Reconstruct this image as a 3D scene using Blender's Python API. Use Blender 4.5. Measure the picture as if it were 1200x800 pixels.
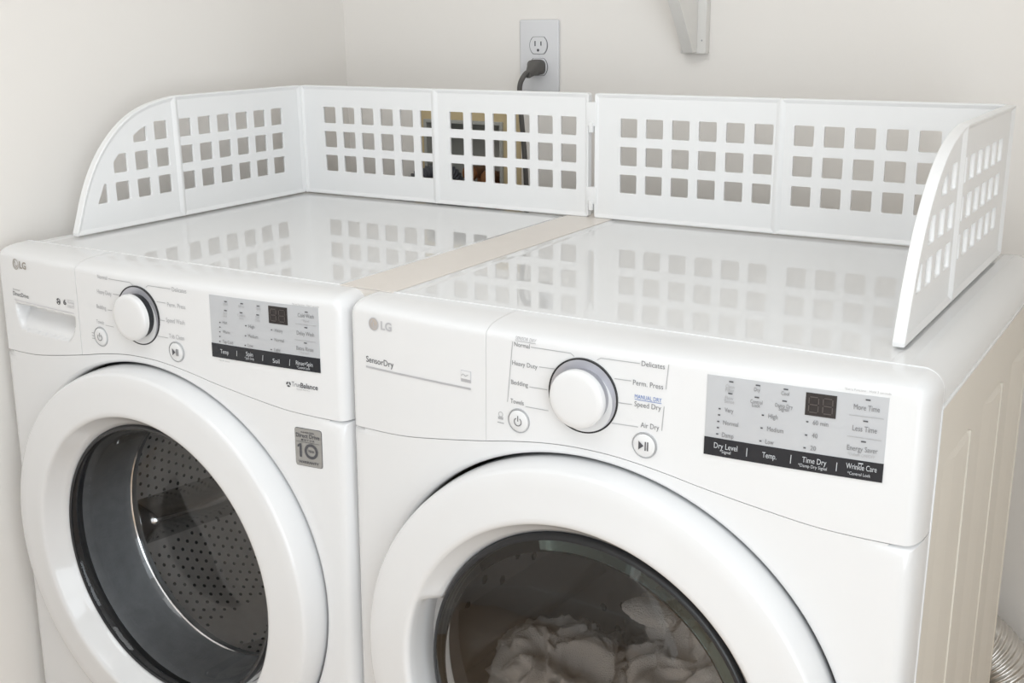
import bpy, bmesh, math, random
from mathutils import Vector, Matrix
random.seed(7)
for o in list(bpy.data.objects): bpy.data.objects.remove(o)
SC = bpy.context.scene
COL = SC.collection
PI = math.pi

# ------------------------------------------------------------------ camera
cd = bpy.data.cameras.new('camera'); cam = bpy.data.objects.new('camera', cd); COL.objects.link(cam)
cd.sensor_fit = 'HORIZONTAL'; cd.sensor_width = 36.0; cd.lens = 1344.62 * 36.0 / 1200.0
cd.clip_start = 0.02
CPOS = Vector((0.88659, -1.02688, 1.30791))
_a, _b, _r = math.radians(32.1452), math.radians(15.9194), math.radians(-0.7387)
fw = Vector((-math.sin(_a)*math.cos(_b), math.cos(_a)*math.cos(_b), -math.sin(_b)))
rt0 = Vector((math.cos(_a), math.sin(_a), 0)); up0 = rt0.cross(fw)
rt = rt0*math.cos(_r) + up0*math.sin(_r); up = -rt0*math.sin(_r) + up0*math.cos(_r)
cam.matrix_world = Matrix(((rt.x, up.x, -fw.x, CPOS.x), (rt.y, up.y, -fw.y, CPOS.y), (rt.z, up.z, -fw.z, CPOS.z), (0, 0, 0, 1)))
SC.camera = cam

# ------------------------------------------------------------------ world, lights, exposure
w = bpy.data.worlds.new('daylight'); SC.world = w; w.use_nodes = True
w.node_tree.nodes['Background'].inputs[0].default_value = (0.86, 0.93, 1.0, 1)
w.node_tree.nodes['Background'].inputs[1].default_value = 0.0
def area(name, loc, rot, sx, sy, power, col):
    l = bpy.data.lights.new(name, 'AREA'); l.shape = 'RECTANGLE'; l.size = sx; l.size_y = sy; l.energy = power; l.color = col
    o = bpy.data.objects.new(name, l); COL.objects.link(o); o.location = loc; o.rotation_euler = rot
    return o
# daylight entering by the window behind the camera (light faces +Y) plus added side and ceiling fill lights
area('window_daylight', (0.75, -2.50, 1.50), (PI/2, 0, 0), 1.26, 1.26, 8, (0.88, 0.95, 1.0))
area('side_window_fill', (1.60, -1.45, 1.30), (0, PI/2, 0), 1.68, 1.48, 33, (0.88, 0.95, 1.0))  # unseen side window, added to spread light over the left wall
area('ceiling_fill_light', (0.25, -0.75, 2.352), (0, 0, 0), 0.9, 0.9, 8, (0.95, 0.98, 1.0))  # unseen overhead source, added as soft fill
SC.view_settings.view_transform = 'Standard'
SC.view_settings.look = 'None'
SC.view_settings.gamma = 1.0
SC.view_settings.use_curve_mapping = False
SC.view_settings.exposure = 0.07

# ------------------------------------------------------------------ materials
MATS = {}
def mat(name, col, rough=0.5, metal=0.0, bump=None, spec=0.5, coat=0.0, emis=None, noise=None):
    if name in MATS: return MATS[name]
    m = bpy.data.materials.new(name); m.use_nodes = True; MATS[name] = m
    nt = m.node_tree; p = nt.nodes['Principled BSDF']
    p.inputs['Base Color'].default_value = (*col, 1)
    p.inputs['Roughness'].default_value = rough
    p.inputs['Metallic'].default_value = metal
    p.inputs['Specular IOR Level'].default_value = spec
    p.inputs['Coat Weight'].default_value = coat
    if emis: p.inputs['Emission Color'].default_value = (*emis[0], 1); p.inputs['Emission Strength'].default_value = emis[1]
    if noise:      # (scale, amount): gentle colour variation
        tc = nt.nodes.new('ShaderNodeTexCoord'); n = nt.nodes.new('ShaderNodeTexNoise'); r = nt.nodes.new('ShaderNodeMixRGB')
        n.inputs['Scale'].default_value = noise[0]; n.inputs['Detail'].default_value = 5
        nt.links.new(tc.outputs['Object'], n.inputs['Vector']); nt.links.new(n.outputs['Fac'], r.inputs[0])
        r.inputs[1].default_value = (*[c*(1-noise[1]) for c in col], 1); r.inputs[2].default_value = (*[min(1, c*(1+noise[1])) for c in col], 1)
        nt.links.new(r.outputs[0], p.inputs['Base Color'])
    if bump:       # (scale, strength, distance)
        tc = nt.nodes.new('ShaderNodeTexCoord'); n = nt.nodes.new('ShaderNodeTexNoise'); b = nt.nodes.new('ShaderNodeBump')
        n.inputs['Scale'].default_value = bump[0]; n.inputs['Detail'].default_value = 4
        b.inputs['Strength'].default_value = bump[1]; b.inputs['Distance'].default_value = bump[2]
        nt.links.new(tc.outputs['Object'], n.inputs['Vector']); nt.links.new(n.outputs['Fac'], b.inputs['Height']); nt.links.new(b.outputs[0], p.inputs['Normal'])
    return m
def glassmat(name, tint, ior=1.5, rough=0.0):
    m = bpy.data.materials.new(name); m.use_nodes = True; MATS[name] = m
    nt = m.node_tree; nt.nodes.remove(nt.nodes['Principled BSDF']); out = nt.nodes['Material Output']
    t = nt.nodes.new('ShaderNodeBsdfTransparent'); t.inputs[0].default_value = (*tint, 1)
    g = nt.nodes.new('ShaderNodeBsdfGlossy'); g.inputs['Roughness'].default_value = rough; g.inputs[0].default_value = (1, 1, 1, 1)
    f = nt.nodes.new('ShaderNodeFresnel'); f.inputs[0].default_value = ior
    x = nt.nodes.new('ShaderNodeMixShader')
    nt.links.new(f.outputs[0], x.inputs[0]); nt.links.new(t.outputs[0], x.inputs[1]); nt.links.new(g.outputs[0], x.inputs[2])
    nt.links.new(x.outputs[0], out.inputs[0])
    return m
WALL = mat('wall_paint', (0.925, 0.89, 0.85), 0.75, bump=(220, 0.12, 0.0008), spec=0.3)
CEIL = mat('ceiling_paint', (0.90, 0.89, 0.87), 0.8)
ENAMEL = mat('white_enamel', (0.84, 0.84, 0.845), 0.10, spec=0.5)
LIDM = mat('lid_enamel', (0.80, 0.80, 0.80), 0.022, spec=0.62)
PLASTIC = mat('white_plastic', (0.845, 0.845, 0.85), 0.09, spec=0.5)
SIDEM = mat('shaded_side_metal', (0.80, 0.75, 0.665), 0.32, bump=(900, 0.05, 0.0003))  # white sheet metal with shade and warm bounce mixed into the colour
FENCE = mat('guard_plastic', (0.925, 0.925, 0.925), 0.33, spec=0.45)
BEIGE = mat('cover_strip_silicone', (0.80, 0.745, 0.69), 0.38, noise=(30, 0.03))
DARKGAP = mat('dark_gap', (0.10, 0.10, 0.11), 0.8)
DISH = mat('dial_dish_silver', (0.62, 0.62, 0.67), 0.32, metal=0.35)
BLACKPL = mat('black_plastic', (0.022, 0.023, 0.026), 0.3)
KNOBGREY = mat('knob_skirt_grey', (0.42, 0.42, 0.45), 0.3, metal=0.5)
SILVERP = mat('silver_print_panel', (0.59, 0.605, 0.63), 0.3, metal=0.15)
STRIPM = mat('black_strip', (0.020, 0.022, 0.028), 0.22)
SCREEN = mat('display_screen', (0.035, 0.030, 0.030), 0.15)
SEGM = mat('unlit_segment', (0.10, 0.085, 0.08), 0.4)
INK = mat('ink_grey', (0.24, 0.24, 0.25), 0.5)
INKL = mat('ink_light_grey', (0.46, 0.46, 0.47), 0.5)
INKD = mat('ink_dark', (0.09, 0.09, 0.10), 0.5)
INKW = mat('ink_white', (0.62, 0.64, 0.67), 0.5)
INKB = mat('ink_blue', (0.14, 0.24, 0.55), 0.5)
LOGO = mat('logo_bronze', (0.40, 0.36, 0.32), 0.35, metal=0.4)
LOGOP = mat('logo_pale_bronze', (0.62, 0.56, 0.51), 0.35, metal=0.3)
BARG = mat('silver_bar', (0.60, 0.60, 0.63), 0.3, metal=0.4)
STICK = mat('sticker_silver', (0.40, 0.39, 0.375), 0.35, metal=0.25)
RUBBER = mat('gasket_rubber', (0.20, 0.205, 0.21), 0.36, noise=(60, 0.2))
STEEL = mat('drum_steel', (0.74, 0.73, 0.72), 0.42, metal=0.7, noise=(25, 0.2))
DSTEEL = mat('drum_dimple_dark', (0.10, 0.10, 0.10), 0.4, metal=0.6)
FINM = mat('fin_steel', (0.62, 0.62, 0.62), 0.16, metal=1.0)
CHROME = mat('polished_steel', (0.80, 0.80, 0.80), 0.15, metal=1.0)
DRYDRUM = mat('dryer_drum_grey', (0.46, 0.46, 0.48), 0.45)
DHOLE = mat('drum_hole_dark', (0.02, 0.02, 0.02), 0.6)
TOWEL = mat('towel_cotton', (0.90, 0.86, 0.83), 0.95, bump=(700, 0.9, 0.003), spec=0.1)
TOWEL2 = mat('towel_cotton_grey', (0.66, 0.65, 0.65), 0.95, bump=(650, 0.9, 0.003), spec=0.1)
OUTW = mat('outlet_plastic', (0.78, 0.78, 0.80), 0.35)
PLUGM = mat('plug_grey_rubber', (0.105, 0.10, 0.095), 0.5)
PLY = mat('plywood', (0.62, 0.50, 0.30), 0.7, noise=(14, 0.12))
BOXG = mat('valve_box_grey', (0.42, 0.42, 0.39), 0.55)
COPPER = mat('copper', (0.45, 0.22, 0.11), 0.35, metal=0.9)
HOSEB = mat('drain_hose_black', (0.10, 0.105, 0.12), 0.4)
FOIL = mat('duct_foil', (0.66, 0.64, 0.61), 0.28, metal=0.95, bump=(60, 0.5, 0.003))
BRACK = mat('bracket_paint', (0.82, 0.80, 0.77), 0.45, noise=(40, 0.04))
TRIMW = mat('trim_white', (0.82, 0.80, 0.77), 0.4)
DGLASS = glassmat('dryer_glass', (0.96, 0.955, 0.95), 1.72)
WGLASS = glassmat('washer_glass', (0.95, 0.95, 0.955), 1.42)
GEDGE = glassmat('glass_edge_teal', (0.50, 0.60, 0.595), 1.75)
def woodfloor():
    m = bpy.data.materials.new('wood_floor'); m.use_nodes = True; nt = m.node_tree; p = nt.nodes['Principled BSDF']
    tc = nt.nodes.new('ShaderNodeTexCoord'); wv = nt.nodes.new('ShaderNodeTexNoise'); mp = nt.nodes.new('ShaderNodeMapping')
    mp.inputs['Scale'].default_value = (14, 1.2, 1); wv.inputs['Scale'].default_value = 4; wv.inputs['Detail'].default_value = 6
    cr = nt.nodes.new('ShaderNodeValToRGB'); cr.color_ramp.elements[0].color = (0.40, 0.28, 0.18, 1); cr.color_ramp.elements[1].color = (0.68, 0.52, 0.37, 1)
    nt.links.new(tc.outputs['Object'], mp.inputs[0]); nt.links.new(mp.outputs[0], wv.inputs['Vector']); nt.links.new(wv.outputs['Fac'], cr.inputs[0]); nt.links.new(cr.outputs[0], p.inputs['Base Color'])
    p.inputs['Roughness'].default_value = 0.35
    return m
FLOORM = woodfloor()

# ------------------------------------------------------------------ mesh helpers
def mk(name, verts, faces, m, parent=None, smooth=False, flip=False):
    me = bpy.data.meshes.new(name)
    me.from_pydata([tuple(v) for v in verts], [], faces)
    if flip: me.flip_normals()
    if smooth:
        for p in me.polygons: p.use_smooth = True
    me.materials.append(m)
    o = bpy.data.objects.new(name, me); COL.objects.link(o)
    if parent: o.parent = parent
    return o
def bmobj(name, bm, m, parent=None, smooth=False, angle=None):
    bmesh.ops.recalc_face_normals(bm, faces=bm.faces)
    me = bpy.data.meshes.new(name); bm.to_mesh(me); bm.free()
    if smooth:
        for p in me.polygons: p.use_smooth = True
    me.materials.append(m)
    o = bpy.data.objects.new(name, me); COL.objects.link(o)
    if parent: o.parent = parent
    if angle: sharp(o, angle)
    return o
def sharp(o, deg=35):
    me = o.data
    bm = bmesh.new(); bm.from_mesh(me)
    for e in bm.edges:
        if len(e.link_faces) == 2 and e.calc_face_angle(0) > math.radians(deg): e.smooth = False
    bm.to_mesh(me); bm.free()
def abox(bm, x0, x1, y0, y1, z0, z1, bev=0, seg=2):
    r = bmesh.ops.create_cube(bm, size=1)
    vs = r['verts']
    for v in vs: v.co = Vector(((x0+x1)/2 + v.co.x*(x1-x0), (y0+y1)/2 + v.co.y*(y1-y0), (z0+z1)/2 + v.co.z*(z1-z0)))
    if bev:
        es = list({e for v in vs for e in v.link_edges})
        bmesh.ops.bevel(bm, geom=es, offset=bev, segments=seg, affect='EDGES', profile=0.5)
def boxo(name, x0, x1, y0, y1, z0, z1, m, parent=None, bev=0.001, seg=2):
    bm = bmesh.new(); abox(bm, x0, x1, y0, y1, z0, z1, bev, seg)
    return bmobj(name, bm, m, parent, smooth=bool(bev), angle=40 if bev else None)
def lathe(name, prof, m, parent, c=(0, 0), seg=128, ang=None, closed=False, smooth=True, deg=50):
    """spin (radius, y) pairs about the Y direction through (x,z)=c ; ang(theta, r, y) may move points"""
    V, F = [], []
    n = len(prof)
    for i in range(seg):
        t = 2*PI*i/seg
        for j, (r, y) in enumerate(prof):
            if ang: r, y = ang(t, j, r, y)
            V.append((c[0] + r*math.cos(t), y, c[1] + r*math.sin(t)))
    for i in range(seg):
        k = (i+1) % seg
        for j in range(n-1 if not closed else n):
            a, b = j, (j+1) % n
            F.append((i*n+a, i*n+b, k*n+b, k*n+a))
    o = mk(name, V, F, m, parent, smooth)
    bm = bmesh.new(); bm.from_mesh(o.data); bmesh.ops.remove_doubles(bm, verts=bm.verts, dist=1e-6); bmesh.ops.recalc_face_normals(bm, faces=bm.faces)
    for e in bm.edges:
        if len(e.link_faces) == 2 and e.calc_face_angle(0) > math.radians(deg): e.smooth = False
    bm.to_mesh(o.data); bm.free()
    return o
def grid(name, nu, nv, fn, m, parent, smooth=True):
    V = [fn(i/nu, j/nv) for j in range(nv+1) for i in range(nu+1)]
    F = [(j*(nu+1)+i, j*(nu+1)+i+1, (j+1)*(nu+1)+i+1, (j+1)*(nu+1)+i) for j in range(nv) for i in range(nu)]
    return mk(name, V, F, m, parent, smooth)
def catmull(pts, n=12):
    P = [Vector(p) for p in pts]; P = [2*P[0]-P[1]] + P + [2*P[-1]-P[-2]]
    out = []
    for i in range(1, len(P)-2):
        for k in range(n):
            t = k/n; a, b, c, d = P[i-1:i+3]
            out.append(0.5*((2*b) + (c-a)*t + (2*a-5*b+4*c-d)*t*t + (3*b-a-3*c+d)*t**3))
    out.append(P[-2]); return out
def tube(name, path, rad, m, parent=None, seg=12, cap=True):
    V, F = [], []
    up_ = Vector((0.13, 0.2, 1)).normalized(); N = len(path)
    for i, p in enumerate(path):
        d = (path[min(i+1, N-1)] - path[max(i-1, 0)]).normalized()
        a = d.cross(up_)
        if a.length < 0.05: a = d.cross(Vector((1, 0, 0)))
        a.normalize(); b = d.cross(a).normalized(); up_ = a.cross(d).normalized()
        r = rad(i, N) if callable(rad) else rad
        for k in range(seg):
            t = 2*PI*k/seg; V.append(p + (a*math.cos(t) + b*math.sin(t))*r)
    for i in range(N-1):
        for k in range(seg):
            F.append((i*seg+k, i*seg+(k+1) % seg, (i+1)*seg+(k+1) % seg, (i+1)*seg+k))
    if cap:
        F.append(tuple(range(seg))); F.append(tuple(range((N-1)*seg, N*seg)))
    o = mk(name, V, F, m, parent, True)
    bm = bmesh.new(); bm.from_mesh(o.data); bmesh.ops.recalc_face_normals(bm, faces=bm.faces); bm.to_mesh(o.data); bm.free()
    return o
def thing(name, label, cat, loc=(0, 0, 0), group=None):
    o = bpy.data.objects.new(name, None); COL.objects.link(o); o.location = loc; o.empty_display_size = 0.05
    o['label'] = label; o['category'] = cat
    if group: o['group'] = group
    return o
def tag(o, label, cat, group=None):
    o['label'] = label; o['category'] = cat
    if group: o['group'] = group
    return o
def struct(o): o['kind'] = 'structure'; return o

# ------------------------------------------------------------------ the room
WX0, WX1, WY0, WY1, WH = -0.712, 1.55, -2.45, 0.88, 2.40
T = 0.10
HB = (-0.507, -0.327, 0.900, 1.1030)          # opening for the valve box in the back wall
def wall_with_hole(name, x0, x1, z0, z1, hx0, hx1, hz0, hz1, ya, yb):
    bm = bmesh.new()
    abox(bm, x0, hx0, ya, yb, z0, z1); abox(bm, hx1, x1, ya, yb, z0, z1)
    abox(bm, hx0, hx1, ya, yb, z0, hz0); abox(bm, hx0, hx1, ya, yb, hz1, z1)
    bmesh.ops.remove_doubles(bm, verts=bm.verts, dist=1e-5)
    return struct(bmobj(name, bm, WALL))
wall_with_hole('wall_back', WX0-T, WX1+T, 0, WH, *HB, WY1, WY1+T)
wall_with_hole('wall_front', WX0-T, WX1+T, 0, WH, 0.10, 1.40, 0.85, 2.15, WY0-T, WY0)
struct(boxo('wall_left', WX0-T, WX0, WY0, WY1, 0, WH, WALL, bev=0))
bm = bmesh.new()
for a in ((WY0, -2.20, 0, WH), (-0.70, WY1, 0, WH), (-2.20, -0.70, 0, 0.45), (-2.20, -0.70, 2.15, WH)): abox(bm, WX1, WX1+T, a[0], a[1], a[2], a[3])
struct(bmobj('wall_right', bm, WALL))
struct(boxo('wall_partition', WX0, 0.05, -1.17, -1.06, 0, WH, WALL, bev=0))
struct(boxo('baseboard_partition', WX0, 0.05, -1.06, -1.048, 0, 0.09, TRIMW, bev=0.002))
bm = bmesh.new()
for a in ((-2.20, -2.155, 0.45, 2.15), (-0.745, -0.70, 0.45, 2.15), (-2.155, -0.745, 0.45, 0.495), (-2.155, -0.745, 2.105, 2.15), (-2.155, -0.745, 1.28, 1.32)):
    abox(bm, WX1+0.03, WX1+0.07, a[0], a[1], a[2], a[3], 0.003)
struct(bmobj('added_side_window', bm, TRIMW))  # frame of the unseen side window added for its fill light
struct(boxo('floor', WX0-T, WX1+T, WY0-T, WY1+T, -0.05, 0, FLOORM, bev=0))
struct(boxo('ceiling', WX0-T, WX1+T, WY0-T, WY1+T, WH, WH+0.05, CEIL, bev=0))
# window behind the camera: casing, sash bars
bm = bmesh.new()
for a in ((0.10, 0.145, 0.85, 2.15), (1.355, 1.40, 0.85, 2.15), (0.145, 1.355, 0.85, 0.895), (0.145, 1.355, 2.105, 2.15), (0.145, 1.355, 1.48, 1.52)):
    abox(bm, a[0], a[1], WY0-0.07, WY0-0.03, a[2], a[3], 0.003)
struct(bmobj('window_1', bm, TRIMW))
# baseboards
struct(boxo('baseboard_left', WX0, WX0+0.012, WY0, -0.05, 0, 0.09, TRIMW, bev=0.002))
# unseen ceiling lamp (flush panel), added as fill
cl = thing('ceiling_fill_lamp', 'unseen flat square white ceiling light added as fill', 'lamp', (0.25, -0.75, 2.36))
bm = bmesh.new(); abox(bm, -0.47, 0.47, -0.47, 0.47, 0.0, 0.04, 0.006); bmobj('fill_lamp_housing', bm, TRIMW, cl, True, 40)

# ------------------------------------------------------------------ machine front surface (shared by both machines)
HW, ZT, DC = 0.342, 0.983, 0.553       # half width, top, door centre height
def front_y(xl, z):
    qx = abs(xl)-(HW-0.02); qz = z-(ZT-0.02)
    d = 0.02-(math.hypot(max(qx, 0), max(qz, 0)) + min(max(qx, qz), 0))
    e = min(1.0, max(0.0, 1-d/0.016))
    k = 1-max(0.0, 1-e**2.8)**(1/2.8)
    return 0.03*(z-0.82) - 0.022*(1-(xl/HW)**2)*(1-k) + 0.046*k
SEAM = [(0, .8625), (.03, .8616), (.06, .8585), (.095, .8530), (.13, .8462), (.20, .8342), (.25, .8268), (.30, .8236), (.342, .8228)]
def seam_z(x):
    x = abs(x)
    for i in range(len(SEAM)-1):
        (a, za), (b, zb) = SEAM[i], SEAM[i+1]
        if x <= b+1e-9:
            s = [0]*2
            def slope(k):
                if k == 0: return 0.0
                if k == len(SEAM)-1: return 0.0
                return (SEAM[k+1][1]-SEAM[k-1][1])/(SEAM[k+1][0]-SEAM[k-1][0])
            h = b-a; t = (x-a)/h
            return (2*t**3-3*t*t+1)*za + (t**3-2*t*t+t)*h*slope(i) + (-2*t**3+3*t*t)*zb + (t**3-t*t)*h*slope(i+1)
    return SEAM[-1][1]
def xlim(z):
    q = z-(ZT-0.02)
    return HW if q <= 0 else HW-0.02+math.sqrt(max(0, 0.02**2-q*q))
def smooth(a, b, x):
    t = min(1, max(0, (x-a)/(b-a))); return t*t*(3-2*t)
# surface strip of the upper front between local x0 and x1, following seam below and rounded edge above
def panel_patch(name, x0, x1, m, parent, nu=90, nv=56, disp=None, gap=0.0005):
    def f(u, v):
        t = v*1.5 if v < 0.5 else 1-0.25*(1-(v-0.5)/0.5)**3
        su = u
        if x0 <= -HW+1e-6: su = 1-math.cos(su*PI/2) if x1 < 0 else su
        xm = x0+(x1-x0)*u
        zb = seam_z(xm)+gap; z = zb+(ZT-zb)*t
        L = xlim(z)
        a = max(x0, -L); b = min(x1, L)
        if x0 <= -HW+1e-6 and x1 >= HW-1e-6: uu = 0.5-0.5*math.cos(u*PI)*(0.35)-0.5*(1-2*u)*0.65
        elif x0 <= -HW+1e-6: uu = u**2.2
        elif x1 >= HW-1e-6: uu = 1-(1-u)**2.2
        else: uu = u
        x = a+(b-a)*uu
        zb = seam_z(x)+gap; z = zb+(ZT-zb)*t
        x = min(max(x, -xlim(z)), xlim(z))
        y = front_y(x, z)
        if disp: y += disp(x, z)
        return (x, y, z)
    o = grid(name, nu, nv, f, m, parent)
    # turned-in flanges round the patch so that the joints read as thin grooves
    me = o.data; bm = bmesh.new(); bm.from_mesh(me)
    be = [e for e in bm.edges if e.is_boundary]
    r = bmesh.ops.extrude_edge_only(bm, edges=be)
    for v in [g for g in r['geom'] if isinstance(g, bmesh.types.BMVert)]: v.co.y += 0.006
    for e in be: e.smooth = False
    bmesh.ops.recalc_face_normals(bm, faces=bm.faces)
    for f_ in bm.faces: f_.smooth = True
    bm.to_mesh(me); bm.free()
    return o
def lower_front(parent):
    RH = 0.2990
    NS = 160; rings = []
    outer = []
    for i in range(NS):
        t = 2*PI*i/NS; c, s = math.cos(t), math.sin(t)
        # ray to outline (sides, bottom, seam on top)
        k = 10
        if abs(c) > 1e-6: k = min(k, HW/abs(c))
        if s < -1e-6: k = min(k, (DC-0.055)/(-s))
        if s > 1e-6:
            lo, hi = 0.2, 0.6
            for _ in range(40):
                mdl = (lo+hi)/2
                if DC+mdl*s < seam_z(min(abs(mdl*c), HW)): lo = mdl
                else: hi = mdl
            k = min(k, lo)
        outer.append((k*c, DC+k*s-(0.0004 if s > 0 else 0)))
    fr = [0, .06, .14, .25, .4, .55, .7, .8, .87, .92, .955, .975, .988, .996, .999, 1.0]
    V, F = [], []
    # rolled edge into the door well
    for rr, dy in ((RH-0.001, 0.030), (RH-0.001, 0.008), (RH, 0.0045), (RH+0.0012, 0.0018)):
        for i in range(NS):
            t = 2*PI*i/NS; x, z = rr*math.cos(t), DC+rr*math.sin(t)
            V.append((x, front_y(x, z)+dy, z))
    for q in fr:
        for i in range(NS):
            t = 2*PI*i/NS; rr = RH+0.004
            x0, z0 = rr*math.cos(t), DC+rr*math.sin(t); x1, z1 = outer[i]
            x = x0+(x1-x0)*q; z = z0+(z1-z0)*q
            V.append((x, front_y(x, z), z))
    for i in range(NS):
        x1, z1 = outer[i]; V.append((x1, front_y(x1, z1)+0.006, z1))
    nr = len(V)//NS
    for j in range(nr-1):
        for i in range(NS):
            k = (i+1) % NS; F.append((j*NS+i, (j+1)*NS+i, (j+1)*NS+k, j*NS+k))
    # corner fill: outline corners are cut between rays, add the two lower corners
    o = mk('front_panel', V, F, ENAMEL, parent, True)
    bm = bmesh.new(); bm.from_mesh(o.data); bmesh.ops.recalc_face_normals(bm, faces=bm.faces)
    for e in bm.edges:
        if len(e.link_faces) == 2 and e.calc_face_angle(0) > math.radians(45): e.smooth = False
    bm.to_mesh(o.data); bm.free()
    return o

# ------------------------------------------------------------------ printing on the fronts
_c = bpy.data.curves.new('measure', 'FONT'); _c.body = 'H'; _o = bpy.data.objects.new('measure', _c); COL.objects.link(_o)
_dg = bpy.context.evaluated_depsgraph_get(); _m = _o.evaluated_get(_dg).to_mesh(); CAPH = max(v.co.y for v in _m.vertices); bpy.data.objects.remove(_o)
def textmesh(body, bold=0.0):
    c = bpy.data.curves.new('txt', 'FONT'); c.body = body; c.resolution_u = 3; c.offset = bold
    o = bpy.data.objects.new('txt', c); COL.objects.link(o); dg = bpy.context.evaluated_depsgraph_get()
    me = bpy.data.meshes.new_from_object(o.evaluated_get(dg)); bpy.data.objects.remove(o); bpy.data.curves.remove(c)
    return me
def lettering(body, x0, x1, z, h, m, parent, bold=0.0, name='lettering', off=0.0006, surf=front_y):
    me = textmesh(body, bold)
    xs = [v.co.x for v in me.vertices]; a, b = min(xs), max(xs)
    for v in me.vertices:
        x = x0+(v.co.x-a)/(b-a)*(x1-x0); zz = z+v.co.y*h/CAPH
        v.co = Vector((x, surf(x, zz)-off, zz))
    me.materials.clear(); me.materials.append(m); me.name = name
    o = bpy.data.objects.new(name, me); COL.objects.link(o); o.parent = parent
    return o
def polyline(pts, wd, m, parent, name='printed_line', off=0.0006):
    V, F = [], []
    P = []
    for i in range(len(pts)-1):
        n = max(2, int(math.hypot(pts[i+1][0]-pts[i][0], pts[i+1][1]-pts[i][1])/0.004))
        for k in range(n): P.append((pts[i][0]+(pts[i+1][0]-pts[i][0])*k/n, pts[i][1]+(pts[i+1][1]-pts[i][1])*k/n))
    P.append(pts[-1])
    for i, (x, z) in enumerate(P):
        a = P[max(0, i-1)]; b = P[min(len(P)-1, i+1)]
        d = Vector((b[0]-a[0], b[1]-a[1])).normalized(); n = Vector((-d.y, d.x))*wd/2
        for s in (1, -1):
            X, Z = x+n.x*s, z+n.y*s; V.append((X, front_y(X, Z)-off, Z))
    for i in range(len(P)-1): F.append((2*i, 2*i+1, 2*i+3, 2*i+2))
    return mk(name, V, F, m, parent)
def patch(name, x0, x1, z0, z1, m, parent, off, nu=24, nv=10, r=0.0, thick=0.0008):
    """thin plate following the front surface, optional rounded corners"""
    bm = bmesh.new(); rows = []
    def pt(u, v):
        z = z0+(z1-z0)*v; dz = min(z-z0, z1-z); ins = 0
        if r and dz < r: ins = r-math.sqrt(max(0, r*r-(r-dz)**2))
        x = x0+ins+(x1-x0-2*ins)*u
        return x, z
    for v in range(nv+1):
        vv = v/nv
        if r: vv = 0.5-0.5*math.cos(vv*PI)
        row = []
        for u in range(nu+1):
            x, z = pt(u/nu, vv); row.append(bm.verts.new((x, front_y(x, z)-off, z)))
        rows.append(row)
    for j in range(nv):
        for i in range(nu): bm.faces.new((rows[j][i], rows[j][i+1], rows[j+1][i+1], rows[j+1][i]))
    be = [e for e in bm.edges if e.is_boundary]
    ex = bmesh.ops.extrude_edge_only(bm, edges=be)
    for g in ex['geom']:
        if isinstance(g, bmesh.types.BMVert): g.co.y += thick
    return bmobj(name, bm, m, parent, False)
def ringprint(name, cx, cz, r0, r1, m, parent, off=0.0006, a0=0, a1=2*PI, seg=40):
    V, F = [], []
    full = abs(a1-a0-2*PI) < 1e-6
    for i in range(seg+1):
        t = a0+(a1-a0)*i/seg
        for r in (r0, r1):
            x, z = cx+r*math.cos(t), cz+r*math.sin(t); V.append((x, front_y(x, z)-off, z))
    for i in range(seg): F.append((2*i, 2*i+1, 2*i+3, 2*i+2))
    return mk(name, V, F, m, parent)
def discprint(name, cx, cz, r, m, parent, off=0.0005, seg=32):
    V = [(cx+r*math.cos(2*PI*i/seg), front_y(cx+r*math.cos(2*PI*i/seg), cz+r*math.sin(2*PI*i/seg))-off, cz+r*math.sin(2*PI*i/seg)) for i in range(seg)]
    return mk(name, V, [tuple(range(seg))], m, parent)
def polyprint(name, pts, m, parent, off=0.0006):
    return mk(name, [(x, front_y(x, z)-off, z) for x, z in pts], [tuple(range(len(pts)))], m, parent)
def logo(cx, cz, parent, mring, mface=None):
    if mface: discprint('emblem_disc', cx, cz, 0.0078, mface, parent, 0.0005)
    ringprint('emblem_ring', cx, cz, 0.0068, 0.0080, mring, parent, 0.0008)
    ringprint('emblem_arc', cx, cz, 0.0044, 0.0054, mring, parent, 0.0008, PI*0.55, PI*2.0)
    polyprint('emblem_nose', [(cx-0.0006, cz+0.003), (cx+0.0006, cz+0.003), (cx+0.0006, cz-0.0018), (cx+0.0026, cz-0.0018), (cx+0.0026, cz-0.003), (cx-0.0006, cz-0.003)], mring, parent, 0.0008)
    discprint('emblem_eye', cx-0.003, cz+0.0026, 0.0009, mring, parent, 0.0008, 12)

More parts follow.
